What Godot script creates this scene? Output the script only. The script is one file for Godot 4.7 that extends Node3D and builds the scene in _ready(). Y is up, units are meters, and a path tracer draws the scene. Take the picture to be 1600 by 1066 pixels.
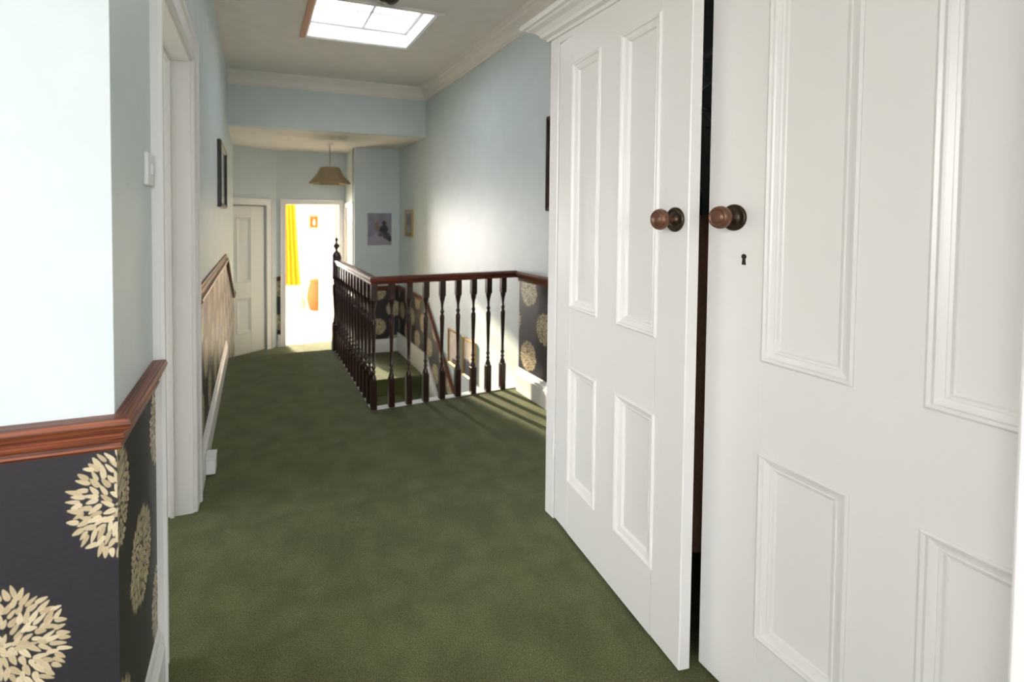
extends Node3D
# A carpeted Victorian landing: stairwell balustrade, built-in white wardrobe, skylight, lobby and sunlit bedroom beyond.

const YC := 2.80      # landing ceiling
const YM := 2.262     # lobby ceiling under the beam
const YF := -0.54     # lobby and bedroom floor, three steps down
const ZE := -4.83     # edge of the landing floor
const XL := -0.26     # left wall face
const XR := 1.90      # right wall face
const XW := 1.22      # wardrobe face

var M := {}
var used := {}
var rng := RandomNumberGenerator.new()

# ------------------------------------------------------------------ node helpers
func numbered(parent: Node, called: String) -> String:
	var key := str(parent.get_instance_id()) + called
	var n: int = used.get(key, 0)
	used[key] = n + 1
	return called if n == 0 else "%s_%03d" % [called, n]

func put(called: String, mesh: Mesh, mat: Material, parent: Node = self) -> MeshInstance3D:
	var o := MeshInstance3D.new()
	o.name = numbered(parent, called)
	o.mesh = mesh
	if mat: o.material_override = mat
	o.cast_shadow = GeometryInstance3D.SHADOW_CASTING_SETTING_ON
	parent.add_child(o, true)
	return o

func obj(called: String, st: SurfaceTool, mat: Material, parent: Node = self) -> MeshInstance3D:
	st.generate_normals()
	return put(called, st.commit(), mat, parent)

func thing(called: String, label: String, category: String, at := Vector3.ZERO, turn := 0.0, group := "") -> Node3D:
	var o := Node3D.new()
	o.name = numbered(self, called)
	add_child(o, true)
	o.position = at
	o.rotation.y = turn
	tag(o, label, category, group)
	return o

func tag(o: Node, label: String, category: String, group := "") -> void:
	o.set_meta("label", label)
	o.set_meta("category", category)
	if group: o.set_meta("group", group)

func structure(o: Node, label: String, category: String) -> Node:
	o.set_meta("kind", "structure")
	tag(o, label, category)
	return o

# ------------------------------------------------------------------ shape helpers
func tool(smooth := false) -> SurfaceTool:
	var st := SurfaceTool.new()
	st.begin(Mesh.PRIMITIVE_TRIANGLES)
	st.set_smooth_group(0 if smooth else -1)
	return st

func tri(st: SurfaceTool, a: Vector3, b: Vector3, c: Vector3) -> void:
	st.set_uv(Vector2.ZERO); st.add_vertex(a)
	st.set_uv(Vector2.ZERO); st.add_vertex(b)
	st.set_uv(Vector2.ZERO); st.add_vertex(c)

func quad(st: SurfaceTool, a: Vector3, b: Vector3, c: Vector3, d: Vector3, ua := Vector2(0, 1), ub := Vector2(0, 0), uc := Vector2(1, 0), ud := Vector2(1, 1)) -> void:
	for k in [[a, ua], [b, ub], [c, uc], [a, ua], [c, uc], [d, ud]]:
		st.set_uv(k[1]); st.add_vertex(k[0])

# box from corner to corner, chamfered by b
func bx(st: SurfaceTool, lo: Vector3, hi: Vector3, b := 0.0, xf := Transform3D.IDENTITY) -> void:
	var c := (lo + hi) * 0.5
	var h := (hi - lo) * 0.5
	b = minf(b, minf(h.x, minf(h.y, h.z)) * 0.9)
	for ax in 3:
		var u := (ax + 1) % 3
		var v := (ax + 2) % 3
		for s: float in [-1.0, 1.0]:
			var P := []
			for k in [[-1, -1], [1, -1], [1, 1], [-1, 1]]:
				var p := Vector3.ZERO
				p[ax] = s * h[ax]
				p[u] = k[0] * (h[u] - b)
				p[v] = k[1] * (h[v] - b)
				P.append(xf * (c + p))
			if s > 0: quad(st, P[3], P[2], P[1], P[0])
			else: quad(st, P[0], P[1], P[2], P[3])
	if b <= 0.0: return
	for ax in 3:
		var u := (ax + 1) % 3
		var v := (ax + 2) % 3
		for su: float in [-1.0, 1.0]:
			for sv: float in [-1.0, 1.0]:
				var P := []
				for k in [[-1, 0], [1, 0], [1, 1], [-1, 1]]:
					var p := Vector3.ZERO
					p[ax] = k[0] * (h[ax] - b)
					p[u] = su * (h[u] - (b if k[1] == 1 else 0.0))
					p[v] = sv * (h[v] - (0.0 if k[1] == 1 else b))
					P.append(xf * (c + p))
				if su * sv > 0: quad(st, P[0], P[1], P[2], P[3])
				else: quad(st, P[3], P[2], P[1], P[0])
	for sx: float in [-1.0, 1.0]:
		for sy: float in [-1.0, 1.0]:
			for sz: float in [-1.0, 1.0]:
				var a := xf * (c + Vector3(sx * h.x, sy * (h.y - b), sz * (h.z - b)))
				var d := xf * (c + Vector3(sx * (h.x - b), sy * h.y, sz * (h.z - b)))
				var e := xf * (c + Vector3(sx * (h.x - b), sy * (h.y - b), sz * h.z))
				if sx * sy * sz > 0: tri(st, a, e, d)
				else: tri(st, a, d, e)

func boxes(called: String, list: Array, mat: Material, parent: Node = self, b := 0.0) -> MeshInstance3D:
	var st := tool()
	for k in list: bx(st, k[0], k[1], b)
	return obj(called, st, mat, parent)

# sweep a closed profile (x: to the side, y: along N) along a path lying across N, mitred
func sweep(st: SurfaceTool, prof: Array, path: Array, N: Vector3, closed := false, closed_prof := true) -> void:
	var n := path.size()
	var rings := []
	var run := []
	var acc := 0.0
	for i in n:
		var tin := Vector3.ZERO
		var tout := Vector3.ZERO
		if closed or i > 0: tin = (path[i] - path[(i + n - 1) % n]).normalized()
		if closed or i < n - 1: tout = (path[(i + 1) % n] - path[i]).normalized()
		if tin == Vector3.ZERO: tin = tout
		if tout == Vector3.ZERO: tout = tin
		var s1 := N.cross(tin)
		var s2 := N.cross(tout)
		var m := (s1 + s2) / (1.0 + s1.dot(s2))
		var ring := []
		for p: Vector2 in prof: ring.append(path[i] + m * p.x + N * p.y)
		rings.append(ring)
		run.append(acc)
		if i < n - 1: acc += (path[i + 1] - path[i]).length()
		elif closed: acc += (path[0] - path[i]).length()
	run.append(acc)
	var pn := prof.size()
	for i in (n if closed else n - 1):
		var a: Array = rings[i]
		var b: Array = rings[(i + 1) % n]
		var along := 0.0
		for j in (pn if closed_prof else pn - 1):
			var k := (j + 1) % pn
			var step: float = (prof[k] - prof[j]).length()
			quad(st, a[j], b[j], b[k], a[k], Vector2(run[i], along), Vector2(run[i + 1], along), Vector2(run[i + 1], along + step), Vector2(run[i], along + step))
			along += step
	if not closed and closed_prof:
		var flat := PackedVector2Array(prof)
		var ids := Geometry2D.triangulate_polygon(flat)
		for q in range(0, ids.size(), 3):
			tri(st, rings[0][ids[q]], rings[0][ids[q + 1]], rings[0][ids[q + 2]])
			tri(st, rings[n - 1][ids[q]], rings[n - 1][ids[q + 2]], rings[n - 1][ids[q + 1]])

func lathe(st: SurfaceTool, prof: Array, seg: int, xf := Transform3D.IDENTITY) -> void:
	for j in prof.size() - 1:
		for i in seg:
			var a0 := TAU * i / seg
			var a1 := TAU * (i + 1) / seg
			var p: Vector2 = prof[j]
			var q: Vector2 = prof[j + 1]
			var A := xf * Vector3(p.x * cos(a0), p.y, p.x * sin(a0))
			var B := xf * Vector3(p.x * cos(a1), p.y, p.x * sin(a1))
			var Cc := xf * Vector3(q.x * cos(a1), q.y, q.x * sin(a1))
			var D := xf * Vector3(q.x * cos(a0), q.y, q.x * sin(a0))
			var u0 := float(i) / seg
			var u1 := float(i + 1) / seg
			if q.x < 1e-5:
				st.set_uv(Vector2(u0, p.y)); st.add_vertex(A)
				st.set_uv(Vector2(u1, p.y)); st.add_vertex(B)
				st.set_uv(Vector2(u0, q.y)); st.add_vertex(D)
			elif p.x < 1e-5:
				st.set_uv(Vector2(u0, p.y)); st.add_vertex(A)
				st.set_uv(Vector2(u1, q.y)); st.add_vertex(Cc)
				st.set_uv(Vector2(u0, q.y)); st.add_vertex(D)
			else:
				quad(st, A, B, Cc, D, Vector2(u0, p.y), Vector2(u1, p.y), Vector2(u1, q.y), Vector2(u0, q.y))

# flat polygon (in U, V from origin) given thickness along W
func prism(st: SurfaceTool, poly: Array, o: Vector3, U: Vector3, V: Vector3, W: Vector3) -> void:
	var flat := PackedVector2Array(poly)
	var ids := Geometry2D.triangulate_polygon(flat)
	var P := []
	for p: Vector2 in poly: P.append(o + U * p.x + V * p.y)
	for q in range(0, ids.size(), 3):
		tri(st, P[ids[q]], P[ids[q + 1]], P[ids[q + 2]])
		tri(st, P[ids[q]] + W, P[ids[q + 2]] + W, P[ids[q + 1]] + W)
	for i in P.size():
		var j := (i + 1) % P.size()
		quad(st, P[i], P[j], P[j] + W, P[i] + W)

func tube(st: SurfaceTool, pts: Array, r: float, seg := 8) -> void:
	var prev := Vector3.UP
	var rings := []
	for i in pts.size():
		var t: Vector3 = (pts[mini(i + 1, pts.size() - 1)] - pts[maxi(i - 1, 0)]).normalized()
		if absf(t.dot(prev)) > 0.95: prev = Vector3.RIGHT if absf(t.x) < 0.8 else Vector3.FORWARD
		var a := t.cross(prev).normalized()
		var b := t.cross(a).normalized()
		prev = -b
		var ring := []
		for k in seg: ring.append(pts[i] + (a * cos(TAU * k / seg) + b * sin(TAU * k / seg)) * r)
		rings.append(ring)
	for i in pts.size() - 1:
		for k in seg:
			var l := (k + 1) % seg
			quad(st, rings[i][k], rings[i][l], rings[i + 1][l], rings[i + 1][k])

# ------------------------------------------------------------------ textures
func noise_tex(size: int, freq: float, seed_: int, lo: Color, hi: Color, octaves := 4, stretch := Vector2.ONE, contrast := 1.0) -> ImageTexture:
	var n := FastNoiseLite.new()
	n.seed = seed_
	n.frequency = freq
	n.fractal_octaves = octaves
	var im := n.get_seamless_image(int(size * stretch.x), int(size * stretch.y))
	im.convert(Image.FORMAT_RGB8)
	if stretch != Vector2.ONE: im.resize(size, size, Image.INTERPOLATE_CUBIC)
	for y in im.get_height():
		for x in im.get_width():
			var v := clampf((im.get_pixel(x, y).r - 0.5) * contrast + 0.5, 0.0, 1.0)
			im.set_pixel(x, y, lo.lerp(hi, v))
	im.generate_mipmaps()
	return ImageTexture.create_from_image(im)

func normal_tex(size: int, freq: float, seed_: int, strength: float, octaves := 3) -> ImageTexture:
	var n := FastNoiseLite.new()
	n.seed = seed_
	n.frequency = freq
	n.fractal_octaves = octaves
	var im := n.get_seamless_image(size, size)
	im.convert(Image.FORMAT_RGBA8)
	im.bump_map_to_normal_map(strength)
	im.generate_mipmaps()
	return ImageTexture.create_from_image(im)

func stamp_leaf(im: Image, cx: float, cy: float, ang: float, len_: float, wid: float, col: Color) -> void:
	var S := im.get_width()
	var r := int(len_) + 2
	var ca := cos(ang)
	var sa := sin(ang)
	for dy in range(-r, r + 1):
		for dx in range(-r, r + 1):
			var ex := dx * 0.9
			var u := (ex * ca + dy * sa) / len_
			if absf(u) >= 1.0: continue
			var v := (-ex * sa + dy * ca) / wid
			var edge := sqrt(1.0 - u * u) * (0.80 - 0.30 * u)      # fuller towards the stalk
			if absf(v) < edge:
				var c := col
				if absf(v) < 0.06: c = col.darkened(0.10)
				im.set_pixel(posmod(int(cx) + dx, S), posmod(int(cy) + dy, S), c)

# dark paper printed with half-drop balls of gold leaves
func wallpaper_image() -> Image:
	var S := 1024
	var im := Image.create(S, S, false, Image.FORMAT_RGB8)
	var n := FastNoiseLite.new()
	n.seed = 5
	n.frequency = 0.02
	var base := Color8(40, 38, 43)
	for y in S:
		for x in S: im.set_pixel(x, y, base.lightened(0.02 + 0.02 * n.get_noise_2d(x, y * 3.0)))
	rng.seed = 77
	for c: Vector2 in [Vector2(256, 256), Vector2(768, 768)]:
		var R := 222.0
		for k in 26:                                             # thin stalks
			var a := TAU * k / 26.0 + rng.randf_range(-0.1, 0.1)
			for s in range(20, 196):
				var q := c + Vector2(cos(a + s * 0.0008), sin(a + s * 0.0008)) * s
				im.set_pixel(posmod(int(q.x), S), posmod(int(q.y), S), Color8(96, 88, 62))
		var placed := []
		var tries := 0
		while tries < 9000 and placed.size() < 400:
			tries += 1
			var rad := R * sqrt(rng.randf())
			var a := rng.randf() * TAU
			var q := Vector2(cos(a), sin(a) * 1.02) * rad
			var ok := true
			for w: Vector2 in placed:
				var d := w - q
				var along := d.dot(q.normalized())
				var across := d.dot(q.normalized().orthogonal())
				if (along / 36.0) ** 2 + (across / 18.0) ** 2 < 1.0: ok = false; break
			if not ok: continue
			placed.append(q)
			var tone := rng.randf_range(-1.0, 1.0)
			var col := Color8(214, 200, 166).lerp(Color8(180, 162, 128), 0.5 + 0.5 * tone)
			stamp_leaf(im, c.x + q.x * 1.11, c.y + q.y, a + rng.randf_range(-0.55, 0.55), rng.randf_range(20, 32), rng.randf_range(10, 15), col)
	im.generate_mipmaps()
	return im

func wood_tex(lo: Color, hi: Color, seed_: int) -> ImageTexture:
	return noise_tex(512, 0.012, seed_, lo, hi, 5, Vector2(0.25, 3.0), 2.2)

func mat(c: Color, rough := 0.6, metal := 0.0) -> StandardMaterial3D:
	var m := StandardMaterial3D.new()
	m.albedo_color = c
	m.roughness = rough
	m.metallic = metal
	return m

func tri_mat(tex: Texture2D, scale: Vector3, rough: float, offset := Vector3.ZERO) -> StandardMaterial3D:
	var m := StandardMaterial3D.new()
	m.albedo_texture = tex
	m.uv1_triplanar = true
	m.uv1_world_triplanar = true
	m.uv1_triplanar_sharpness = 8.0
	m.uv1_scale = scale
	m.uv1_offset = offset
	m.roughness = rough
	return m

func make_materials() -> void:
	var relief := normal_tex(512, 0.05, 3, 1.2)
	# pale aqua satin emulsion
	M.blue = tri_mat(noise_tex(512, 0.01, 11, Color8(207, 219, 218), Color8(214, 225, 224)), Vector3(0.8, 0.8, 0.8), 0.5)
	M.blue.normal_enabled = true
	M.blue.normal_texture = relief
	M.blue.normal_scale = 0.12
	M.ceiling = tri_mat(noise_tex(512, 0.012, 12, Color8(236, 230, 222), Color8(242, 237, 229)), Vector3(0.7, 0.7, 0.7), 0.8)
	M.cream = mat(Color8(246, 236, 212), 0.8)
	M.white = mat(Color8(236, 235, 230), 0.32)
	M.white.clearcoat_enabled = true
	M.white.clearcoat = 0.25
	M.white.clearcoat_roughness = 0.25
	M.trim = mat(Color8(238, 237, 235), 0.35)
	M.plastic = mat(Color8(240, 240, 240), 0.35)
	var ct := noise_tex(1024, 0.09, 21, Color8(74, 82, 42), Color8(114, 120, 70), 4, Vector2.ONE, 1.9)
	var cb := noise_tex(512, 0.006, 22, Color8(222, 222, 216), Color8(255, 255, 255), 4, Vector2.ONE, 1.6)
	M.carpet = tri_mat(ct, Vector3(1.6, 1.6, 1.6), 1.0)
	M.carpet.detail_enabled = true
	M.carpet.detail_blend_mode = BaseMaterial3D.BLEND_MODE_MUL
	M.carpet.detail_albedo = cb
	M.carpet.uv2_triplanar = true
	M.carpet.uv2_world_triplanar = true
	M.carpet.uv2_scale = Vector3(0.55, 0.55, 0.55)
	M.carpet.normal_enabled = true
	M.carpet.normal_texture = normal_tex(1024, 0.16, 23, 5.0, 2)
	M.carpet.normal_scale = 0.8
	M.carpet.rim_enabled = true
	M.carpet.rim = 0.25
	M.carpet.rim_tint = 0.6
	M.bedcarpet = tri_mat(noise_tex(512, 0.05, 24, Color8(214, 204, 192), Color8(228, 219, 208)), Vector3(2, 2, 2), 1.0)
	var wp := ImageTexture.create_from_image(wallpaper_image())
	M.paper_near = tri_mat(wp, Vector3(2.33, 2.08, 2.33), 0.42, Vector3(-0.212, 0.202, 0.22))
	M.paper = tri_mat(wp, Vector3(2.33, 2.08, 2.33), 0.42, Vector3(0.0, 0.63, 0.473))
	for k in ["paper_near", "paper"]:
		M[k].normal_enabled = true
		M[k].normal_texture = relief
		M[k].normal_scale = 0.1
	M.dado = mat(Color.WHITE, 0.38)
	M.dado.albedo_texture = wood_tex(Color8(72, 36, 21), Color8(150, 82, 50), 31)
	M.dado.uv1_scale = Vector3(1.4, 9.0, 1)
	M.mahogany = mat(Color.WHITE, 0.28)
	M.mahogany.albedo_texture = wood_tex(Color8(32, 15, 12), Color8(56, 27, 20), 32)
	M.mahogany.uv1_scale = Vector3(3, 3, 1)
	M.rail = mat(Color.WHITE, 0.25)
	M.rail.albedo_texture = wood_tex(Color8(66, 28, 18), Color8(112, 54, 34), 33)
	M.rail.uv1_scale = Vector3(1.5, 8.0, 1)
	M.knob = mat(Color8(112, 76, 58), 0.35, 0.35)
	M.rose = mat(Color8(66, 54, 40), 0.35, 0.6)
	M.hole = mat(Color8(40, 32, 28), 0.8)
	M.black = mat(Color8(26, 22, 20), 0.35)
	M.gold = mat(Color8(198, 162, 92), 0.35, 0.6)
	M.salmon = mat(Color8(206, 158, 130), 0.55)
	M.glass = mat(Color(0.95, 0.97, 1.0, 0.08), 0.03)
	M.glass.transparency = BaseMaterial3D.TRANSPARENCY_ALPHA
	M.matboard = mat(Color8(232, 228, 220), 0.7)
	M.shade = tri_mat(noise_tex(256, 0.06, 41, Color8(150, 132, 104), Color8(176, 156, 124), 3, Vector2(0.3, 2.0)), Vector3(4, 4, 4), 0.9)
	M.shade.backlight_enabled = true
	M.shade.backlight = Color(0.25, 0.22, 0.18)
	M.cord = mat(Color8(150, 140, 128), 0.6)
	M.curtain = tri_mat(noise_tex(256, 0.05, 42, Color8(226, 138, 6), Color8(240, 160, 14)), Vector3(3, 1, 3), 0.9)
	M.curtain.backlight_enabled = true
	M.curtain.backlight = Color(0.4, 0.3, 0.05)
	M.wicker = mat(Color.WHITE, 0.7)
	M.wicker.albedo_texture = noise_tex(256, 0.08, 43, Color8(140, 66, 22), Color8(190, 104, 46), 3, Vector2(1.0, 2.0), 1.6)
	M.wicker.uv1_scale = Vector3(6, 4, 1)
	M.brass = mat(Color8(176, 150, 96), 0.3, 0.8)
	M.coat = tri_mat(noise_tex(256, 0.08, 44, Color8(158, 122, 98), Color8(184, 146, 118)), Vector3(6, 2, 6), 0.95)
	M.darkcoat = mat(Color8(30, 29, 32), 0.95)
	M.wire = mat(Color8(206, 206, 206), 0.45, 0.2)
	M.plaster = mat(Color8(190, 188, 182), 0.9)

# pictures are flat prints: soft painted blobs
func painting(w: int, h: int, ground_lo: Color, ground_hi: Color, blobs: Array, seed_: int) -> StandardMaterial3D:
	var im := Image.create(w, h, false, Image.FORMAT_RGB8)
	var n := FastNoiseLite.new()
	n.seed = seed_
	n.frequency = 0.03
	for y in h:
		for x in w:
			var c := ground_lo.lerp(ground_hi, clampf(0.5 + n.get_noise_2d(x, y) * 1.2, 0, 1))
			for b in blobs:
				var dx: float = (x / float(w) - b[0]) / b[2]
				var dy: float = (y / float(h) - b[1]) / b[3]
				var d := dx * dx + dy * dy + 0.5 * n.get_noise_2d(x * 3 + 90, y * 3)
				if d < 1.0: c = c.lerp(b[4], clampf((1.0 - d) * 3.0, 0, 1))
			im.set_pixel(x, y, c)
	var m := StandardMaterial3D.new()
	m.albedo_texture = ImageTexture.create_from_image(im)
	m.roughness = 0.5
	return m

# framed picture built in its own axes: x right, y up, z out of the wall; origin at the back centre
func picture(label: String, at: Vector3, turn: float, w: float, h: float, fw: float, depth: float, fmat: Material, art: Material, mount := 0.0, glazed := true) -> Node3D:
	var t := thing("picture", label, "picture", at, turn)
	if fw > 0.0:
		var st := tool()
		var prof := [Vector2(0, 0), Vector2(0, depth * 0.7), Vector2(fw * 0.25, depth), Vector2(fw * 0.6, depth * 0.9), Vector2(fw, depth * 0.55), Vector2(fw, 0)]
		sweep(st, prof, [Vector3(-w / 2, -h / 2, 0), Vector3(w / 2, -h / 2, 0), Vector3(w / 2, h / 2, 0), Vector3(-w / 2, h / 2, 0)], Vector3(0, 0, 1), true)
		obj("frame", st, fmat, t)
	var iw := w - fw * 2
	var ih := h - fw * 2
	if mount > 0.0:
		var st2 := tool()
		bx(st2, Vector3(-iw / 2, -ih / 2, 0.001), Vector3(iw / 2, ih / 2, depth * 0.4))
		obj("mount", st2, M.matboard, t)
	var aw := iw - mount * 2
	var ah := ih - mount * 2
	var st3 := tool()
	var z := depth * 0.42 if fw > 0.0 else depth
	quad(st3, Vector3(-aw / 2, -ah / 2, z), Vector3(-aw / 2, ah / 2, z), Vector3(aw / 2, ah / 2, z), Vector3(aw / 2, -ah / 2, z))
	bx(st3, Vector3(-aw / 2, -ah / 2, 0.0), Vector3(aw / 2, ah / 2, z - 0.0005))
	obj("print", st3, art, t)
	if glazed:
		var st4 := tool()
		bx(st4, Vector3(-iw / 2, -ih / 2, depth * 0.46), Vector3(iw / 2, ih / 2, depth * 0.46 + 0.002))
		obj("glass_pane", st4, M.glass, t)
	return t

# ------------------------------------------------------------------ profiles
const DADO := [Vector2(0, -0.066), Vector2(0.012, -0.066), Vector2(0.016, -0.060), Vector2(0.012, -0.052), Vector2(0.018, -0.046), Vector2(0.022, -0.040), Vector2(0.016, -0.033), Vector2(0.022, -0.027), Vector2(0.032, -0.020), Vector2(0.036, -0.010), Vector2(0.032, -0.001), Vector2(0.024, 0.0), Vector2(0, 0.0)]
const SKIRT := [Vector2(0, 0), Vector2(0.022, 0), Vector2(0.022, 0.125), Vector2(0.017, 0.132), Vector2(0.019, 0.142), Vector2(0.012, 0.155), Vector2(0.009, 0.172), Vector2(0.005, 0.18), Vector2(0, 0.18)]
const COVE := [Vector2(0, 0), Vector2(0, -0.12), Vector2(0.012, -0.12), Vector2(0.016, -0.108), Vector2(0.026, -0.104), Vector2(0.036, -0.076), Vector2(0.056, -0.052), Vector2(0.084, -0.036), Vector2(0.092, -0.024), Vector2(0.108, -0.020), Vector2(0.118, -0.008), Vector2(0.120, 0.0)]
const ARCH := [Vector2(0, 0), Vector2(0, 0.014), Vector2(0.008, 0.018), Vector2(0.018, 0.016), Vector2(0.070, 0.018), Vector2(0.078, 0.026), Vector2(0.090, 0.028), Vector2(0.096, 0.020), Vector2(0.096, 0)]

func swapped(p: Array) -> Array:
	var r := []
	for v: Vector2 in p: r.append(Vector2(v.y, v.x))
	r.reverse()
	return r

func trim(called: String, prof: Array, path: Array, N: Vector3, m: Material, label: String, category: String) -> MeshInstance3D:
	var st := tool()
	sweep(st, prof, path, N)
	var o := obj(called, st, m)
	structure(o, label, category)
	return o

# architrave round an opening: pts bottom, top, top, bottom; N points out of the wall; inner edge on the path
func architrave(called: String, pts: Array, N: Vector3, parent: Node, k := 1.0) -> MeshInstance3D:
	var st := tool()
	sweep(st, ARCH.map(func(v): return v * k), pts, N)
	return obj(called, st, M.trim, parent)

# panelled door in its own axes: x from the hinge (0) to w, y up, front face at z = 0 towards +z, body behind
func door_leaf(called: String, parent: Node, w: float, h: float, cols: Array, rows: Array, thick: float, m: Material, both := false) -> MeshInstance3D:
	var st := tool()
	var xs := [0.0]
	for c in cols: xs.append(c[0]); xs.append(c[1])
	xs.append(w)
	var ys := [0.0]
	for r in rows: ys.append(r[0]); ys.append(r[1])
	ys.append(h)
	bx(st, Vector3(0, 0, -thick), Vector3(xs[1], h, 0), 0.0025)                           # hanging stile
	bx(st, Vector3(xs[xs.size() - 2], 0, -thick), Vector3(w, h, 0), 0.0025)             # free stile
	for i in range(0, ys.size(), 2):
		bx(st, Vector3(xs[1], ys[i], -thick + 0.0003), Vector3(xs[xs.size() - 2], ys[i + 1], -0.0003))    # rails
	for r in rows:
		for i in range(2, xs.size() - 2, 2):
			bx(st, Vector3(xs[i], r[0], -thick + 0.0003), Vector3(xs[i + 1], r[1], -0.0003))
	var d := obj(called, st, m, parent)
	for r in rows:
		for c in cols:
			var sp := tool()
			bx(sp, Vector3(c[0] - 0.004, r[0] - 0.004, -thick * 0.72), Vector3(c[1] + 0.004, r[1] + 0.004, -thick * 0.36))
			obj("panel", sp, m, d)
			var sm := tool()
			var z0 := -thick * 0.36
			var mp := [Vector2(-0.005, 0), Vector2(-0.005, 0.003), Vector2(0.0, 0.0065), Vector2(0.006, 0.004), Vector2(0.008, -0.001), Vector2(0.012, -0.003), Vector2(0.021, -0.006), Vector2(0.023, -0.004), Vector2(0.028, -0.006), Vector2(0.031, z0 + 0.002), Vector2(0.034, z0), Vector2(0.0, z0)]
			sweep(sm, mp, [Vector3(c[0], r[0], 0), Vector3(c[1], r[0], 0), Vector3(c[1], r[1], 0), Vector3(c[0], r[1], 0)], Vector3(0, 0, 1), true)
			obj("panel_moulding", sm, m, d)
	return d

func turned_knob(parent: Node, at: Vector3, k: float, name_: String, m: Material, rm: Material) -> void:
	var xf := Transform3D(Basis(Vector3.RIGHT, PI / 2), at)      # lathe axis y -> +z
	var r := tool(true)
	lathe(r, [Vector2(0.0001, 0), Vector2(0.030, 0), Vector2(0.0305, 0.003), Vector2(0.028, 0.006), Vector2(0.025, 0.0065), Vector2(0.024, 0.0045), Vector2(0.016, 0.006), Vector2(0.012, 0.010), Vector2(0.010, 0.013), Vector2(0.0001, 0.013)].map(func(v): return v * k), 28, xf)
	obj("rosette", r, rm, parent)
	var s := tool(true)
	lathe(s, [Vector2(0.010, 0.010), Vector2(0.0085, 0.016), Vector2(0.0085, 0.024), Vector2(0.011, 0.028), Vector2(0.019, 0.032), Vector2(0.0245, 0.037), Vector2(0.0262, 0.044), Vector2(0.0245, 0.051), Vector2(0.0205, 0.0555), Vector2(0.0185, 0.0555), Vector2(0.0175, 0.0535), Vector2(0.0150, 0.0535), Vector2(0.0138, 0.0560), Vector2(0.008, 0.0575), Vector2(0.0001, 0.058)].map(func(v): return v * k), 28, xf)
	obj(name_, s, m, parent)

# ------------------------------------------------------------------ scene
func _ready() -> void:
	# camera: shifted lens, standing close to the left wall
	var cam := Camera3D.new()
	cam.name = "camera"
	cam.projection = Camera3D.PROJECTION_FRUSTUM
	cam.near = 0.05
	cam.far = 60.0
	cam.size = 0.05 * 1066.0 / 760.0
	cam.frustum_offset = Vector2(0.05 * (800.0 - 658.5) / 760.0, -0.05 * (533.0 - 365.7) / 760.0)
	cam.position = Vector3(0, 1.3, 0)
	cam.rotation = Vector3(-0.0303, -0.3302, 0.0053)
	var lens := CameraAttributesPhysical.new()
	lens.frustum_focal_length = 17.0
	lens.frustum_focus_distance = 1.55
	lens.exposure_aperture = 2.6
	cam.attributes = lens
	add_child(cam)
	cam.current = true
	# sky and exposure
	var env := Environment.new()
	var sm := ProceduralSkyMaterial.new()
	sm.sky_top_color = Color(0.90, 0.92, 0.97)
	sm.sky_horizon_color = Color(0.96, 0.96, 0.98)
	sm.ground_bottom_color = Color(0.42, 0.42, 0.38)
	sm.ground_horizon_color = Color(0.7, 0.72, 0.7)
	sm.sky_energy_multiplier = 2.5
	sm.ground_energy_multiplier = 1.0
	var sky := Sky.new()
	sky.sky_material = sm
	env.background_mode = Environment.BG_SKY
	env.sky = sky
	env.tonemap_mode = Environment.TONE_MAPPER_LINEAR
	env.tonemap_exposure = 1.24
	env.sdfgi_enabled = true
	env.ssao_enabled = true
	env.ssil_enabled = true
	var we := WorldEnvironment.new()
	we.name = "world_environment"
	we.environment = env
	add_child(we)
	# low sun through the bedroom window
	var sun := DirectionalLight3D.new()
	sun.name = "sun"
	sun.light_color = Color(1.0, 0.93, 0.80)
	sun.light_energy = 5.0
	sun.light_angular_distance = 1.2
	sun.shadow_enabled = true
	sun.sky_mode = DirectionalLight3D.SKY_MODE_LIGHT_ONLY
	add_child(sun)
	sun.look_at_from_position(Vector3.ZERO, Vector3(0.26, -0.265, 1.0))
	# daylight standing in the window openings
	daylight("bedroom_window_daylight", Vector3(-0.2, 1.05, -10.26), Vector3(0, 0, 1), Vector2(1.36, 2.0), 38.0, Color(1.0, 0.965, 0.94))
	daylight("landing_window_daylight", Vector3(-0.45, 1.5, 4.44), Vector3(0, 0, -1), Vector2(2.4, 1.7), 6.0, Color(1.0, 0.965, 0.985))
	daylight("passage_window_daylight", Vector3(-2.42, 1.6, 0.7), Vector3(1, 0, 0), Vector2(1.5, 1.4), 5.6, Color(1.0, 0.96, 0.955))

	daylight("side_room_window_daylight", Vector3(-3.34, 1.45, -2.3), Vector3(1, 0, 0), Vector2(1.5, 1.5), 1.6, Color(1.0, 0.985, 0.97))

	make_materials()
	shell()
	stairs()
	trims()
	doors()
	skylight()
	wardrobe()
	balustrade()
	lobby_things()
	bedroom()
	wall_things()

func daylight(called: String, at: Vector3, dir: Vector3, size: Vector2, energy: float, col: Color) -> void:
	var l := AreaLight3D.new()
	l.name = called
	l.area_size = size
	l.area_normalize_energy = true
	l.light_energy = energy
	l.light_color = col
	l.shadow_enabled = true
	l.area_range = 30.0
	add_child(l)
	l.look_at_from_position(at, at + dir, Vector3.UP if absf(dir.y) < 0.9 else Vector3.FORWARD)

func V(x: float, y: float, z: float) -> Vector3:
	return Vector3(x, y, z)

# front balustrade runs very slightly askew to the passage
func front_z(x: float) -> float:
	return -3.195 - 0.10 * (x - 0.755) / 1.145

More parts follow.
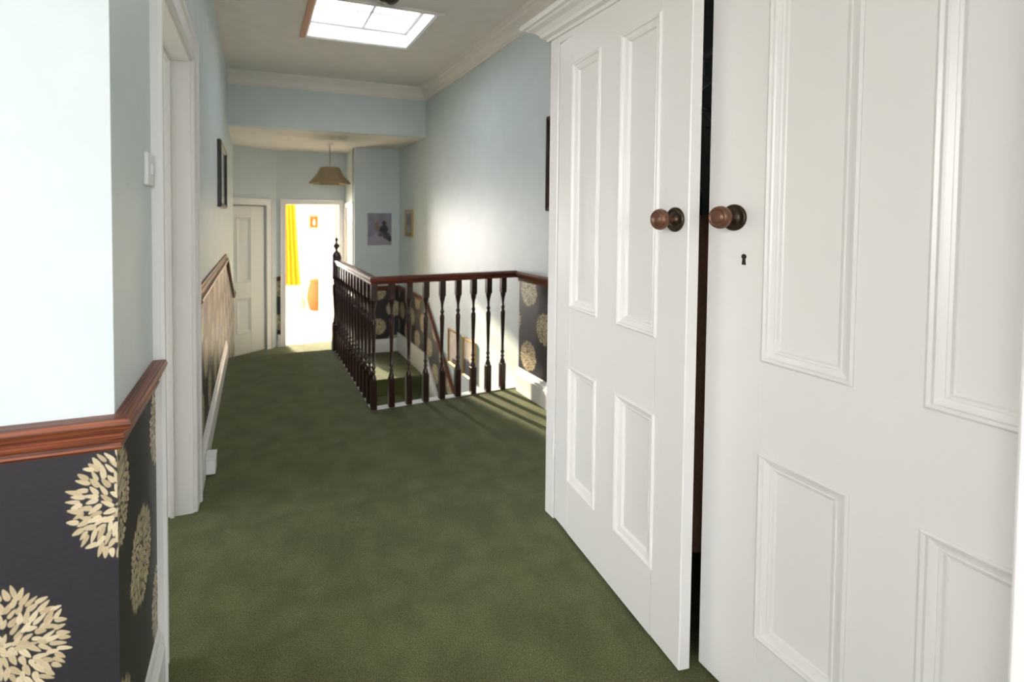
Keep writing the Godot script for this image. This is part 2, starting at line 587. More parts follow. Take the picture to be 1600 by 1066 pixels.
func shell() -> void:
	# floors
	var f := boxes("floor", [
		[V(-2.3, -0.25, -1.2), V(0.742, 0, 4.6)], [V(-0.38, -0.25, ZE), V(0.742, 0, -1.2)]], M.carpet)
	structure(f, "green carpet of the landing", "floor")
	var st := tool()
	prism(st, [Vector2(0.742, 4.6), Vector2(2.02, 4.6), Vector2(2.02, front_z(2.02) + 0.005), Vector2(0.742, front_z(0.742) + 0.005)], V(0, -0.25, 0), V(1, 0, 0), V(0, 0, 1), V(0, 0.25, 0))
	structure(obj("floor", st, M.carpet), "green carpet strip beside the wardrobe, right of the carpet seam", "floor")
	structure(boxes("floor_lobby", [[V(-0.95, YF - 0.2, -7.3), V(2.02, YF, -5.37)]], M.carpet), "green carpet of the lower lobby beyond the steps", "floor")
	structure(boxes("floor_bedroom", [[V(-1.4, YF - 0.2, -10.35), V(2.8, YF, -7.3)]], M.bedcarpet), "pale carpet of the sunlit bedroom", "floor")
	structure(boxes("floor_downstairs", [[V(0.6, -2.9, -5.4), V(2.02, -2.7, -1.0)]], M.carpet), "green carpet at the foot of the stairs", "floor")
	# ceilings
	structure(boxes("ceiling", [
		[V(-3.4, YC, -5.4), V(0.40, YC + 0.12, 4.65)], [V(1.27, YC, -5.4), V(2.02, YC + 0.12, 4.65)],
		[V(0.40, YC, -5.4), V(1.27, YC + 0.12, -4.12)], [V(0.40, YC, -3.36), V(1.27, YC + 0.12, 4.65)]], M.ceiling), "white ceiling with a skylight opening", "ceiling")
	structure(boxes("ceiling_lobby", [[V(-0.95, YM, -7.3), V(2.02, YM + 0.1, -5.52)]], M.ceiling), "low white ceiling of the lobby beyond the beam", "ceiling")
	structure(boxes("ceiling_bedroom", [[V(-1.4, 2.3, -10.35), V(2.8, 2.4, -7.2)]], M.ceiling), "bedroom ceiling", "ceiling")
	# left walls
	var wl := boxes("wall_left", [
		[V(-0.38, -0.25, -1.555), V(XL, YC, -1.078)], [V(-0.38, 1.98, -2.32), V(XL, YC, -1.555)],
		[V(-0.38, YF, -6.6), V(XL, YC, -2.32)]], M.blue)
	structure(wl, "pale aqua left wall with a doorway", "wall")
	var wln := boxes("wall_left_near", [[V(-3.4, -0.25, -1.2), V(-0.38, YC, -1.078)]], M.blue)
	structure(wln, "pale aqua wall facing the camera in the left foreground", "wall")
	# lower wallpaper, a skin on the wall
	boxes("wallpaper", [[V(XL, 0.0, -1.46), V(XL + 0.004, 0.90, -1.074)]], M.paper_near, wl)
	boxes("wallpaper", [[V(-2.3, 0.0, -1.078), V(XL, 0.90, -1.074)]], M.paper_near, wln)
	var pl := tool()
	prism(pl, [Vector2(-2.42, 0), Vector2(ZE, 0), Vector2(-5.37, -0.36), Vector2(-5.37, YF), Vector2(-6.6, YF), Vector2(-6.6, 0.34), Vector2(-6.25, 0.34), Vector2(-4.80, 0.90), Vector2(-2.42, 0.90)], V(XL, 0, 0), V(0, 0, 1), V(0, 1, 0), V(0.004, 0, 0))
	obj("wallpaper", pl, M.paper, wl)
	# right wall, full height of the stairwell
	var wr := boxes("wall_right", [[V(XR, -2.9, -6.6), V(XR + 0.12, YC, 4.65)]], M.blue)
	structure(wr, "pale aqua right wall running down into the stairwell", "wall")
	boxes("wallpaper", [[V(XR - 0.004, 0.0, -3.235), V(XR, 0.90, -1.84)]], M.paper, wr)
	var pr := tool()
	prism(pr, [Vector2(-6.5, YF), Vector2(-5.37, YF), Vector2(-2.99, -2.70), Vector2(-2.99, -1.82), Vector2(-5.35, 0.36), Vector2(-6.5, 0.36)], V(XR, 0, 0), V(0, 0, 1), V(0, 1, 0), V(-0.004, 0, 0))
	obj("wallpaper", pr, M.paper, wr)
	# beam over the lobby entrance
	structure(boxes("wall_beam", [[V(XL, YM, -5.52), V(XR, YC, -5.4)]], M.blue), "pale aqua beam across the passage above the lobby", "wall")
	# lobby walls
	var far := boxes("wall_far_right", [[V(1.27, YF, -6.62), V(XR, YM, -6.5)]], M.blue)
	structure(far, "pale aqua wall at the stair head holding an unframed print", "wall")
	boxes("wallpaper", [[V(1.27, YF, -6.5), V(XR, 0.36, -6.496)]], M.paper, far)
	structure(boxes("wall_return", [[V(1.27, YF, -7.2), V(1.39, YM, -7.12)], [V(1.27, YF, -6.62), V(1.39, YM, -6.56)], [V(1.27, 1.46, -7.12), V(1.39, YM, -6.62)]], M.blue), "narrow aqua wall beside the bedroom doorway", "wall")
	var wb := boxes("wall_bedroom", [[V(0.20, YF, -7.3), V(0.413, YM, -7.2)], [V(1.181, YF, -7.3), V(2.8, YM + 0.1, -7.2)], [V(0.413, 1.51, -7.3), V(1.181, YM, -7.2)]], M.blue)
	structure(wb, "pale aqua wall with the bright bedroom doorway", "wall")
	boxes("wallpaper", [[V(0.29, YF + 0.1, -7.2), V(0.345, 0.46, -7.196)]], M.paper, wb)
	# angled wall with a white door, from the bedroom wall towards the left
	var d := V(-0.83, 0, 0.558)
	var n := V(0.558, 0, 0.83)
	var B := V(0.29, 0, -7.2)
	var sa := tool()
	prism(sa, [Vector2(0, YF), Vector2(0.17, YF), Vector2(0.17, 1.48), Vector2(0.87, 1.48), Vector2(0.87, YF), Vector2(1.3, YF), Vector2(1.3, YM), Vector2(0, YM)], B, d, V(0, 1, 0), -n * 0.08)
	structure(obj("wall_angled", sa, M.blue), "angled aqua wall with a white panelled door", "wall")
	structure(boxes("wall_lobby_left", [[V(-0.95, YF, -6.72), V(-0.38, YM, -6.5)], [V(-0.95, YF, -7.3), V(-0.80, YM, -6.5)]], M.blue), "aqua wall at the left end of the lobby", "wall")
	structure(boxes("wall_lobby_back", [[V(-0.95, YF, -7.3), V(0.2, YM, -7.24)]], M.blue), "dark void wall behind the angled door", "wall")
	# bedroom walls
	structure(boxes("wall_bedroom_back", [[V(-1.4, YF, -10.35), V(-0.9, 2.3, -10.2)], [V(0.5, YF, -10.35), V(2.8, 2.3, -10.2)], [V(-0.9, YF, -10.35), V(0.5, 0.0, -10.2)], [V(-0.9, 2.25, -10.35), V(0.5, 2.3, -10.2)]], M.cream), "cream bedroom wall with the curtained window", "wall")
	structure(boxes("wall_bedroom_left", [[V(-1.5, YF, -10.35), V(-1.4, 2.3, -7.2)], [V(-1.4, YF, -7.4), V(-0.95, 2.3, -7.3)], [V(-1.0, YF, -7.38), V(0.25, 2.3, -7.3)]], M.cream), "cream left wall of the bedroom", "wall")
	structure(boxes("wall_bedroom_right", [[V(2.7, YF, -10.35), V(2.8, 2.3, -7.2)]], M.cream), "cream right wall of the bedroom", "wall")
	# stairwell walls below the landing
	structure(boxes("wall_stairwell", [[V(0.62, -2.9, ZE), V(0.742, -0.25, -1.0)], [V(0.742, -2.9, -1.1), V(XR, -0.25, -1.0)]], M.blue), "aqua wall under the balustrade, inside the stairwell", "wall")
	structure(boxes("wall_stairwell_end", [[V(0.62, -2.9, -5.37), V(0.742, YF - 0.21, ZE - 0.001)]], M.blue), "aqua wall under the lobby steps, inside the stairwell", "wall")
	# walls round the camera's end of the landing
	structure(boxes("wall_back", [[V(-2.3, -0.25, 4.5), V(-1.7, YC, 4.65)], [V(0.8, -0.25, 4.5), V(1.3, YC, 4.65)], [V(-1.7, -0.25, 4.5), V(0.8, 0.6, 4.65)], [V(-1.7, 2.4, 4.5), V(0.8, YC, 4.65)]], M.blue), "aqua wall behind the camera with a wide window", "wall")
	structure(boxes("wall_left_end", [[V(-2.42, -0.25, -1.2), V(-2.3, YC, -0.1)], [V(-2.42, -0.25, 1.5), V(-2.3, YC, 4.65)], [V(-2.42, -0.25, -0.1), V(-2.3, 0.86, 1.5)], [V(-2.42, 2.34, -0.1), V(-2.3, YC, 1.5)]], M.blue), "aqua end wall of the side passage", "wall")
	structure(boxes("wall_right_near", [[V(1.30, 0.0, -0.19), V(1.42, YC, 4.5)]], M.blue), "aqua wall behind the camera on the right", "wall")
	# side room behind the left doorway
	structure(boxes("floor_side_room", [[V(-3.4, -0.25, -3.5), V(-0.38, 0, -1.2)]], M.bedcarpet), "pale carpet of the side room", "floor")
	structure(boxes("wall_side_room_back", [[V(-3.4, 0, -3.5), V(-0.38, YC, -3.4)]], M.cream), "cream far wall of the side room", "wall")
	structure(boxes("wall_side_room_left", [[V(-3.52, -0.25, -3.5), V(-3.4, YC, -3.1)], [V(-3.52, -0.25, -1.5), V(-3.4, YC, -1.078)], [V(-3.52, -0.25, -3.1), V(-3.4, 0.65, -1.5)], [V(-3.52, 2.25, -3.1), V(-3.4, YC, -1.5)]], M.cream), "cream window wall of the side room", "wall")
	var w5: Node3D = window_frame("window_5", V(-3.46, 1.45, -2.3), 1.6, 1.6, 2, "white sash window of the side room")
	w5.rotation.y = PI / 2
	# windows that light the scene
	window_frame("window_1", V(-0.45, 1.5, 4.57), 2.5, 1.8, 3, "white sash window behind the camera")
	var w4: Node3D = window_frame("window_4", V(-2.38, 1.6, 0.7), 1.6, 1.48, 2, "white sash window at the end of the side passage")
	w4.rotation.y = PI / 2
	window_frame("window_2", V(-0.2, 1.125, -10.28), 1.4, 2.25, 2, "white bedroom window behind the yellow curtain")

func window_frame(called: String, c: Vector3, w: float, h: float, lights: int, label: String) -> Node3D:
	var o := Node3D.new()
	o.name = called
	add_child(o)
	o.position = c
	structure(o, label, "window")
	var st := tool()
	var b := 0.05
	bx(st, V(-w / 2, -h / 2, -0.03), V(-w / 2 + b, h / 2, 0.03), 0.004)
	bx(st, V(w / 2 - b, -h / 2, -0.03), V(w / 2, h / 2, 0.03), 0.004)
	bx(st, V(-w / 2 + b, -h / 2, -0.03), V(w / 2 - b, -h / 2 + b, 0.03), 0.004)
	bx(st, V(-w / 2 + b, h / 2 - b, -0.03), V(w / 2 - b, h / 2, 0.03), 0.004)
	bx(st, V(-w / 2 + b, -0.02, -0.025), V(w / 2 - b, 0.02, 0.025), 0.003)
	for k in range(1, lights):
		var x := -w / 2 + w * k / lights
		bx(st, V(x - 0.015, -h / 2 + b, -0.02), V(x + 0.015, h / 2 - b, 0.02))
	obj("window_frame", st, M.trim, o)
	for k in lights:
		for r in 2:
			var pane := tool()
			var x0 := -w / 2 + w * k / lights + 0.012
			bx(pane, V(x0, -h / 2 + 0.04 if r == 0 else 0.01, -0.002), V(x0 + w / lights - 0.024, -0.01 if r == 0 else h / 2 - 0.04, 0.002))
			obj("pane", pane, M.glass, o)
	return o

func stairs() -> void:
	var t := thing("staircase", "green carpeted stairs going down towards the camera inside the stairwell", "staircase", V(0, 0, 0))
	for i in 11:
		var y := YF - 0.195 * (i + 1)
		var z := -5.37 + 0.215 * i
		boxes("step", [[V(0.745, y - 0.20, z - 0.02), V(XR - 0.006, y, z + 0.225)]], M.carpet, t, 0.012)
	var s := thing("entrance_steps", "two carpeted steps from the landing down to the lobby", "steps", V(0, 0, 0))
	boxes("step", [[V(XL + 0.006, YF, -5.10), V(0.70, -0.18, ZE)]], M.carpet, s, 0.012)
	boxes("step", [[V(XL + 0.006, YF, -5.37), V(0.70, -0.36, -5.10)]], M.carpet, s, 0.012)
	var g := tool()
	prism(g, [Vector2(ZE - 0.004, -0.004), Vector2(-5.37, -0.40), Vector2(-5.37, YF - 0.2), Vector2(ZE - 0.002, YF - 0.2)], V(0.742, 0, 0), V(0, 0, 1), V(0, 1, 0), V(-0.04, 0, 0))
	obj("string_board", g, M.trim, s)

func trims() -> void:
	var up := Vector3.UP
	# dado rails
	trim("trim_1", DADO, [V(XL, 0.918, -1.455), V(XL, 0.918, -1.078), V(-2.3, 0.918, -1.078)], up, M.dado, "orange-brown ridged dado rail round the corner in the left foreground", "dado rail")
	trim("trim_2", swapped(DADO), [V(XL, 0.34, -6.6), V(XL, 0.34, -6.25), V(XL, 0.905, -4.80), V(XL, 0.905, -2.42)], V(1, 0, 0), M.dado, "brown dado rail along the left wall, dropping at the lobby steps", "dado rail")
	trim("trim_3", DADO, [V(XR, 0.905, -1.84), V(XR, 0.905, -3.235)], up, M.dado, "brown dado rail between balustrade and wardrobe", "dado rail")
	trim("trim_4", swapped(DADO), [V(XR, 0.38, -6.5), V(XR, 0.38, -5.35), V(XR, -1.78, -2.99)], V(-1, 0, 0), M.dado, "brown dado rail sloping down the stairwell wall", "dado rail")
	trim("trim_5", DADO, [V(XR, 0.38, -6.5), V(1.27, 0.38, -6.5)], up, M.dado, "brown dado rail on the wall at the stair head", "dado rail")
	trim("trim_6", DADO, [V(0.345, 0.475, -7.2), V(0.30, 0.475, -7.2)], up, M.dado, "short end of dado rail between the two lobby doors", "dado rail")
	# skirtings
	trim("baseboard_left_near", SKIRT, [V(XL, 0, -1.455), V(XL, 0, -1.078), V(-2.3, 0, -1.078)], up, M.trim, "white skirting at the foot of the near left wall", "skirting")
	trim("baseboard_left", SKIRT, [V(XL, 0, -4.78), V(XL, 0, -2.42)], up, M.trim, "white skirting along the left wall beyond the doorway", "skirting")
	trim("baseboard_right", SKIRT, [V(XR, 0, -1.84), V(XR, 0, -3.235)], up, M.trim, "white skirting between balustrade and wardrobe", "skirting")
	trim("baseboard_lobby", SKIRT, [V(0.345, YF, -7.2), V(0.30, YF, -7.2)], up, M.trim, "white skirting between the two lobby doors", "skirting")
	trim("baseboard_stair_head", SKIRT, [V(XR - 0.03, YF, -6.5), V(1.27, YF, -6.5)], up, M.trim, "white skirting on the wall at the stair head", "skirting")
	var st := tool()
	prism(st, [Vector2(-6.5, YF), Vector2(-5.37, YF), Vector2(-2.99, -2.70), Vector2(-2.99, -2.40), Vector2(-5.28, -0.30), Vector2(-5.33, -0.28), Vector2(-6.5, -0.28)], V(XR, 0, 0), V(0, 0, 1), V(0, 1, 0), V(-0.026, 0, 0))
	structure(obj("baseboard_stairs", st, M.trim), "white skirting board sloping down the stairwell wall", "skirting")
	# cornices
	trim("trim_7", COVE, [V(XR, YC, 3.0), V(XR, YC, -5.4), V(XL, YC, -5.4)], up, M.ceiling, "white plaster cornice round the ceiling and beam", "cornice")
	# white kerb where the carpet meets the stairwell
	var kb := tool()
	bx(kb, V(0.742, -0.26, ZE), V(0.795, 0.006, front_z(0.795)), 0.006)
	structure(obj("trim_8", kb, M.trim), "white painted kerb under the long balustrade", "kerb")
	var kf := tool()
	prism(kf, [Vector2(0.742, front_z(0.742) + 0.004), Vector2(XR, front_z(XR) + 0.004), Vector2(XR, front_z(XR) - 0.05), Vector2(0.742, front_z(0.742) - 0.05)], V(0, -0.26, 0), V(1, 0, 0), V(0, 0, 1), V(0, 0.266, 0))
	structure(obj("trim_9", kf, M.trim), "white painted kerb under the front balustrade", "kerb")

func doors() -> void:
	# 1: doorway in the left wall
	var d1 := Node3D.new(); d1.name = "door_1"; add_child(d1)
	structure(d1, "white doorway in the left wall with its door open inwards", "door")
	architrave("architrave", [V(XL, 0, -1.555), V(XL, 1.98, -1.555), V(XL, 1.98, -2.32), V(XL, 0, -2.32)], V(1, 0, 0), d1)
	boxes("door_lining", [[V(-0.38, 0, -2.332), V(XL, 1.98, -2.314)], [V(-0.38, 0, -1.561), V(XL, 1.98, -1.545)], [V(-0.38, 1.968, -2.32), V(XL, 1.985, -1.555)]], M.trim, d1)
	boxes("door_stop", [[V(-0.352, 0, -2.314), V(-0.336, 1.968, -2.302)], [V(-0.352, 0, -1.573), V(-0.336, 1.968, -1.561)], [V(-0.352, 1.956, -2.302), V(-0.336, 1.968, -1.573)]], M.trim, d1)
	var l1 := door_leaf("door_leaf", d1, 0.735, 1.955, [[0.11, 0.315], [0.405, 0.61]], [[0.20, 0.72], [0.93, 1.83]], 0.036, M.white)
	l1.transform = Transform3D(Basis(V(-1, 0, 0), Vector3.UP, V(0, 0, -1)), V(-0.385, 0.008, -1.535))
	# 2: white door in the angled wall
	var d2 := Node3D.new(); d2.name = "door_2"; add_child(d2)
	structure(d2, "white panelled door in the angled lobby wall", "door")
	var d := V(-0.83, 0, 0.558).normalized()
	var n := V(0.558, 0, 0.83).normalized()
	var B := V(0.29, 0, -7.2)
	architrave("architrave", [B + d * 0.87 + V(0, YF, 0), B + d * 0.87 + V(0, 1.48, 0), B + d * 0.17 + V(0, 1.48, 0), B + d * 0.17 + V(0, YF, 0)], n, d2)
	var l2 := door_leaf("door_leaf", d2, 0.68, 2.0, [[0.06, 0.18], [0.25, 0.46]], [[0.29, 0.76], [0.98, 1.85]], 0.036, M.white)
	l2.transform = Transform3D(Basis(-d, Vector3.UP, n), B + d * 0.86 + n * (-0.02) + V(0, YF + 0.006, 0))
	# 3: open bedroom door
	var d3 := Node3D.new(); d3.name = "door_3"; add_child(d3)
	structure(d3, "white bedroom door standing open into the bright room", "door")
	architrave("architrave", [V(0.413, YF, -7.2), V(0.413, 1.51, -7.2), V(1.181, 1.51, -7.2), V(1.181, YF, -7.2)], V(0, 0, 1), d3, 0.74)
	boxes("door_lining", [[V(0.405, YF, -7.3), V(0.419, 1.51, -7.2)], [V(1.175, YF, -7.3), V(1.189, 1.51, -7.2)], [V(0.419, 1.502, -7.3), V(1.175, 1.516, -7.2)]], M.trim, d3)
	var l3 := door_leaf("door_leaf", d3, 0.745, 2.03, [[0.11, 0.32], [0.425, 0.635]], [[0.22, 0.74], [0.96, 1.88]], 0.036, M.white)
	var dd := V(-0.20, 0, -0.98).normalized()
	l3.transform = Transform3D(Basis(dd, Vector3.UP, dd.cross(Vector3.UP)), V(1.17, YF + 0.006, -7.31))
	var hk := tool(true)
	tube(hk, [V(0.69, 1.0, 0.0), V(0.69, 1.0, 0.05)], 0.008)
	tube(hk, [V(0.70, 1.0, 0.05), V(0.66, 1.0, 0.053), V(0.59, 1.0, 0.05)], 0.009)
	obj("door_handle", hk, M.brass, l3)
	# 4: cupboard door in the return wall
	var d4 := Node3D.new(); d4.name = "door_4"; add_child(d4)
	structure(d4, "narrow bright white panelled door beside the bedroom doorway", "door")
	var l4 := door_leaf("door_leaf", d4, 0.50, 1.99, [[0.09, 0.20], [0.28, 0.41]], [[0.18, 0.72], [0.92, 1.82]], 0.03, M.white)
	l4.transform = Transform3D(Basis(Vector3.UP, -PI / 2), V(1.274, YF + 0.005, -7.12))
	architrave("architrave", [V(1.27, YF, -7.105), V(1.27, 1.46, -7.105), V(1.27, 1.46, -6.625), V(1.27, YF, -6.625)], V(-1, 0, 0), d4, 0.74)
	# 5: leaf standing open at the right edge of the picture
	var d5 := Node3D.new(); d5.name = "door_5"; add_child(d5)
	structure(d5, "white door leaf standing open at the right edge of the picture", "door")
	var e5 := V(1.045, 0, -0.377)
	var h5 := V(1.285, 0, 0.30)
	var u5 := (e5 - h5).normalized()
	var l5 := door_leaf("door_leaf", d5, (e5 - h5).length(), 2.05, [[0.11, 0.32], [0.42, 0.63]], [[0.22, 0.74], [0.96, 1.88]], 0.04, M.white)
	l5.transform = Transform3D(Basis(u5, Vector3.UP, u5.cross(Vector3.UP)), h5 + V(0, 0.006, 0))

func skylight() -> void:
	var o := Node3D.new(); o.name = "window_3"; add_child(o)
	structure(o, "white framed skylight of four panes in the ceiling", "window")
	var x0 := 0.40
	var x1 := 1.27
	var z0 := -4.12
	var z1 := -3.36
	var yg := 2.93
	boxes("shaft_lining", [
		[V(x0, YC - 0.004, z0), V(x1, yg + 0.06, z0 + 0.012)], [V(x0, YC - 0.004, z1 - 0.012), V(x1, yg + 0.06, z1)],
		[V(x1 - 0.012, YC - 0.004, z0 + 0.012), V(x1, yg + 0.06, z1 - 0.012)], [V(x0, YC - 0.004, z0 + 0.012), V(x0 + 0.012, yg + 0.06, z1 - 0.012)]], M.trim, o)
	# glazing frame and bars
	var st := tool()
	bx(st, V(x0, yg - 0.02, z0), V(x1, yg + 0.02, z0 + 0.035), 0.004)
	bx(st, V(x0, yg - 0.02, z1 - 0.035), V(x1, yg + 0.02, z1), 0.004)
	bx(st, V(x0, yg - 0.02, z0 + 0.035), V(x0 + 0.035, yg + 0.02, z1 - 0.035), 0.004)
	bx(st, V(x1 - 0.035, yg - 0.02, z0 + 0.035), V(x1, yg + 0.02, z1 - 0.035), 0.004)
	obj("glazing_frame", st, M.trim, o)
	boxes("glazing_bar", [[V(0.860, yg - 0.022, z0 + 0.035), V(0.884, yg + 0.02, z1 - 0.035)]], M.trim, o, 0.004)
	boxes("glazing_bar", [[V(x0 + 0.035, yg - 0.020, -3.785), V(0.860, yg + 0.02, -3.763)]], M.trim, o, 0.004)
	boxes("glazing_bar", [[V(0.884, yg - 0.020, -3.785), V(x1 - 0.035, yg + 0.02, -3.763)]], M.trim, o, 0.004)
	for a in [[x0 + 0.03, 0.862], [0.882, x1 - 0.03]]:
		for b in [[z0 + 0.03, -3.783], [-3.765, z1 - 0.03]]:
			boxes("pane", [[V(a[0], yg - 0.003, b[0]), V(a[1], yg + 0.003, b[1])]], M.glass, o)
	# casing beads on the ceiling
	boxes("casing", [[V(x1, YC - 0.012, z0 - 0.025), V(x1 + 0.025, YC, z1 + 0.03)]], M.trim, o, 0.003)
	boxes("casing", [[V(x0, YC - 0.012, z0 - 0.025), V(x1, YC, z0)]], M.trim, o, 0.003)
	boxes("casing", [[V(x0 - 0.02, YC - 0.02, z1), V(x1 + 0.05, YC, z1 + 0.03)]], M.ceiling, o, 0.003)
	var left := boxes("casing", [[V(x0 - 0.045, YC - 0.014, z0 - 0.025), V(x0, YC, z1)]], M.salmon, o, 0.003)
	left.set_meta("label", "bare salmon-coloured wooden casing")

func wardrobe() -> void:
	var t := thing("wardrobe", "tall white built-in wardrobe with panelled doors and a moulded cornice, left door ajar", "wardrobe", V(XW, 0, -1.84))
	# own axes: x into the wardrobe, z towards the camera
	var D := XR - XW
	var L := 1.64           # -1.84 .. -0.20
	boxes("side_panel", [[V(0.022, 0, 0.0), V(D - 0.002, 2.08, 0.022)]], M.white, t, 0.002)
	boxes("side_panel", [[V(0.022, 0, L - 0.022), V(D - 0.002, 2.08, L)]], M.white, t, 0.002)
	boxes("top_panel", [[V(0.022, 2.06, 0.022), V(D - 0.002, 2.08, L - 0.022)]], M.white, t)
	boxes("frame_stile", [[V(0, 0, 0), V(0.022, 2.08, 0.062)]], M.white, t, 0.003)
	boxes("frame_stile", [[V(0, 0, L - 0.062), V(0.022, 2.08, L)]], M.white, t, 0.003)
	boxes("frame_rail", [[V(0, 2.045, 0.062), V(0.022, 2.08, L - 0.062)]], M.white, t, 0.003)
	var cs := tool()
	var cor := [Vector2(0, 0), Vector2(0.012, 0.0), Vector2(0.014, 0.012), Vector2(0.022, 0.016), Vector2(0.030, 0.020), Vector2(0.036, 0.032), Vector2(0.052, 0.048), Vector2(0.074, 0.058), Vector2(0.080, 0.064), Vector2(0.094, 0.066), Vector2(0.098, 0.078), Vector2(0.098, 0.086), Vector2(0, 0.086)]
	sweep(cs, cor, [V(0, 2.072, L), V(0, 2.072, 0), V(D, 2.072, 0)], Vector3.UP)
	obj("cornice", cs, M.white, t)
	var cols := [[0.112, 0.300], [0.428, 0.616]]
	var rows := [[0.215, 0.690], [0.935, 1.910]]
	var w := 0.741
	# left door, hinged on the far stile and standing a little open
	var a := Node3D.new()
	var ld := door_leaf("door", t, w, 2.03, cols, rows, 0.037, M.white)
	ld.set_meta("label", "left wardrobe door, standing ajar")
	# leaf x axis runs from hinge towards camera, front faces -x
	var ang := deg_to_rad(6.4)
	var ux := V(-sin(ang), 0, cos(ang))
	ld.transform = Transform3D(Basis(ux, Vector3.UP, ux.cross(Vector3.UP)), V(0.002, 0.012, 0.066))
	turned_knob(ld, V(0.691, 1.291, 0), 1.17, "knob", M.knob, M.rose)
	for y: float in [0.30, 1.72]:
		var h := tool(true)
		tube(h, [V(-0.004, y - 0.04, 0.003), V(-0.004, y + 0.04, 0.003)], 0.006, 10)
		obj("hinge", h, M.white, ld)
	# right door, shut
	var w2 := 0.783
	var rd := door_leaf("door", t, w2, 2.03, [[0.108, 0.296], [0.423, 0.615]], rows, 0.037, M.white)
	rd.set_meta("label", "right wardrobe door, shut, with a keyhole")
	rd.transform = Transform3D(Basis(V(0, 0, -1), Vector3.UP, V(-1, 0, 0)), V(0.0, 0.012, 1.84 - 0.262))
	turned_knob(rd, V(w2 - 0.080, 1.297, 0), 1.17, "knob", M.knob, M.rose)
	var kh := tool()
	var poly := []
	for k in 14: poly.append(Vector2(cos(PI * (1.3 - 1.6 * k / 13.0 - 0.0)) * 0.0052, sin(PI * (1.3 - 1.6 * k / 13.0)) * 0.0052))
	poly.append(Vector2(0.0042, -0.016)); poly.append(Vector2(-0.0042, -0.016))
	prism(kh, poly, V(w2 - 0.110, 1.194, 0.0004), V(1.35, 0, 0), V(0, 1.35, 0), V(0, 0, 0.0008))
	obj("keyhole", kh, M.hole, rd)
	a.free()
	# clothes inside, seen through the gap
	var rail := tool(true)
	tube(rail, [V(1.46, 1.86, -1.815), V(1.46, 1.86, -0.225)], 0.012, 12)
	tag(obj("hanging_rail", rail, M.wire), "metal hanging rail inside the white wardrobe", "rail")
	var k := 0
	for z: float in [-1.52, -1.43, -1.35, -1.28, -1.22]:
		var hg := tool(true)
		var y := 1.80 - 0.02 * (k % 3)
		tube(hg, [V(1.46, y + 0.045, z), V(1.475, y + 0.06, z), V(1.46, y + 0.072, z), V(1.445, y + 0.06, z), V(1.46, y + 0.03, z), V(1.46, y, z)], 0.002, 6)
		tube(hg, [V(1.46, y, z), V(1.27, y - 0.11, z + 0.05), V(1.46, y - 0.12, z), V(1.65, y - 0.11, z - 0.05), V(1.46, y, z)], 0.004, 6)
		tag(obj("wire_hanger", hg, M.wire), "wire coat hanger inside the wardrobe, %s from the door gap" % ["fifth", "fourth", "third", "second", "first"][k], "hanger", "hangers inside the wardrobe")
		k += 1
	garment("coat", "brown garment hanging low inside the wardrobe gap", V(1.44, 0.24, -1.215), 1.08, 0.36, 0.13, M.coat, 1)
	garment("coat", "black garment hanging deep inside the wardrobe gap", V(1.58, 0.45, -1.60), 1.2, 0.46, 0.18, M.darkcoat, 2)

func garment(called: String, label: String, at: Vector3, h: float, w: float, dep: float, m: Material, seed_: int) -> void:
	var t := tool(true)
	var N := 40
	var rings := []
	for j in 15:
		var f := j / 14.0
		var ww := w * 0.5 * (0.25 if f > 0.995 else (1.0 if f < 0.84 else lerpf(1.0, 0.42, (f - 0.84) / 0.16))) * (1.06 - 0.12 * f)
		var dd := dep * 0.5 * (1.0 if f < 0.86 else lerpf(1.0, 0.5, (f - 0.86) / 0.14))
		var ring := []
		for i in N:
			var a := TAU * i / N
			var fold := 1.0 + (0.16 * (1.0 - f) + 0.03) * sin(a * 9.0 + seed_ + f * 2.0)
			ring.append(at + V(cos(a) * ww, f * h, sin(a) * dd * fold))
		rings.append(ring)
	for j in 14:
		for i in N:
			quad(t, rings[j][i], rings[j][(i + 1) % N], rings[j + 1][(i + 1) % N], rings[j + 1][i])
	for i in N:
		tri(t, rings[14][i], rings[14][(i + 1) % N], at + V(0, h, 0))
		tri(t, rings[0][(i + 1) % N], rings[0][i], at)
	tag(obj(called, t, m), label, "coat")

func baluster_mesh() -> Mesh:
	var st := tool()
	var h := 0.858
	bx(st, V(-0.021, 0, -0.021), V(0.021, h * 0.235, 0.021), 0.003)
	bx(st, V(-0.021, h * 0.865, -0.021), V(0.021, h, 0.021), 0.003)
	st.set_smooth_group(1)
	var p := [Vector2(0.0205, 0.232), Vector2(0.0205, 0.245), Vector2(0.017, 0.262), Vector2(0.011, 0.278), Vector2(0.010, 0.286), Vector2(0.0145, 0.294), Vector2(0.0145, 0.302), Vector2(0.0095, 0.310), Vector2(0.0095, 0.322), Vector2(0.015, 0.332), Vector2(0.015, 0.340), Vector2(0.010, 0.350), Vector2(0.0105, 0.42), Vector2(0.0135, 0.54), Vector2(0.0165, 0.65), Vector2(0.0175, 0.685), Vector2(0.0165, 0.702), Vector2(0.0105, 0.712), Vector2(0.0105, 0.722), Vector2(0.0150, 0.732), Vector2(0.0150, 0.742), Vector2(0.0095, 0.752), Vector2(0.0095, 0.785), Vector2(0.0125, 0.812), Vector2(0.0175, 0.835), Vector2(0.0205, 0.855), Vector2(0.0205, 0.868)]
	lathe(st, p.map(func(v): return Vector2(v.x, v.y * h)), 14)
	st.generate_normals()
	return st.commit()

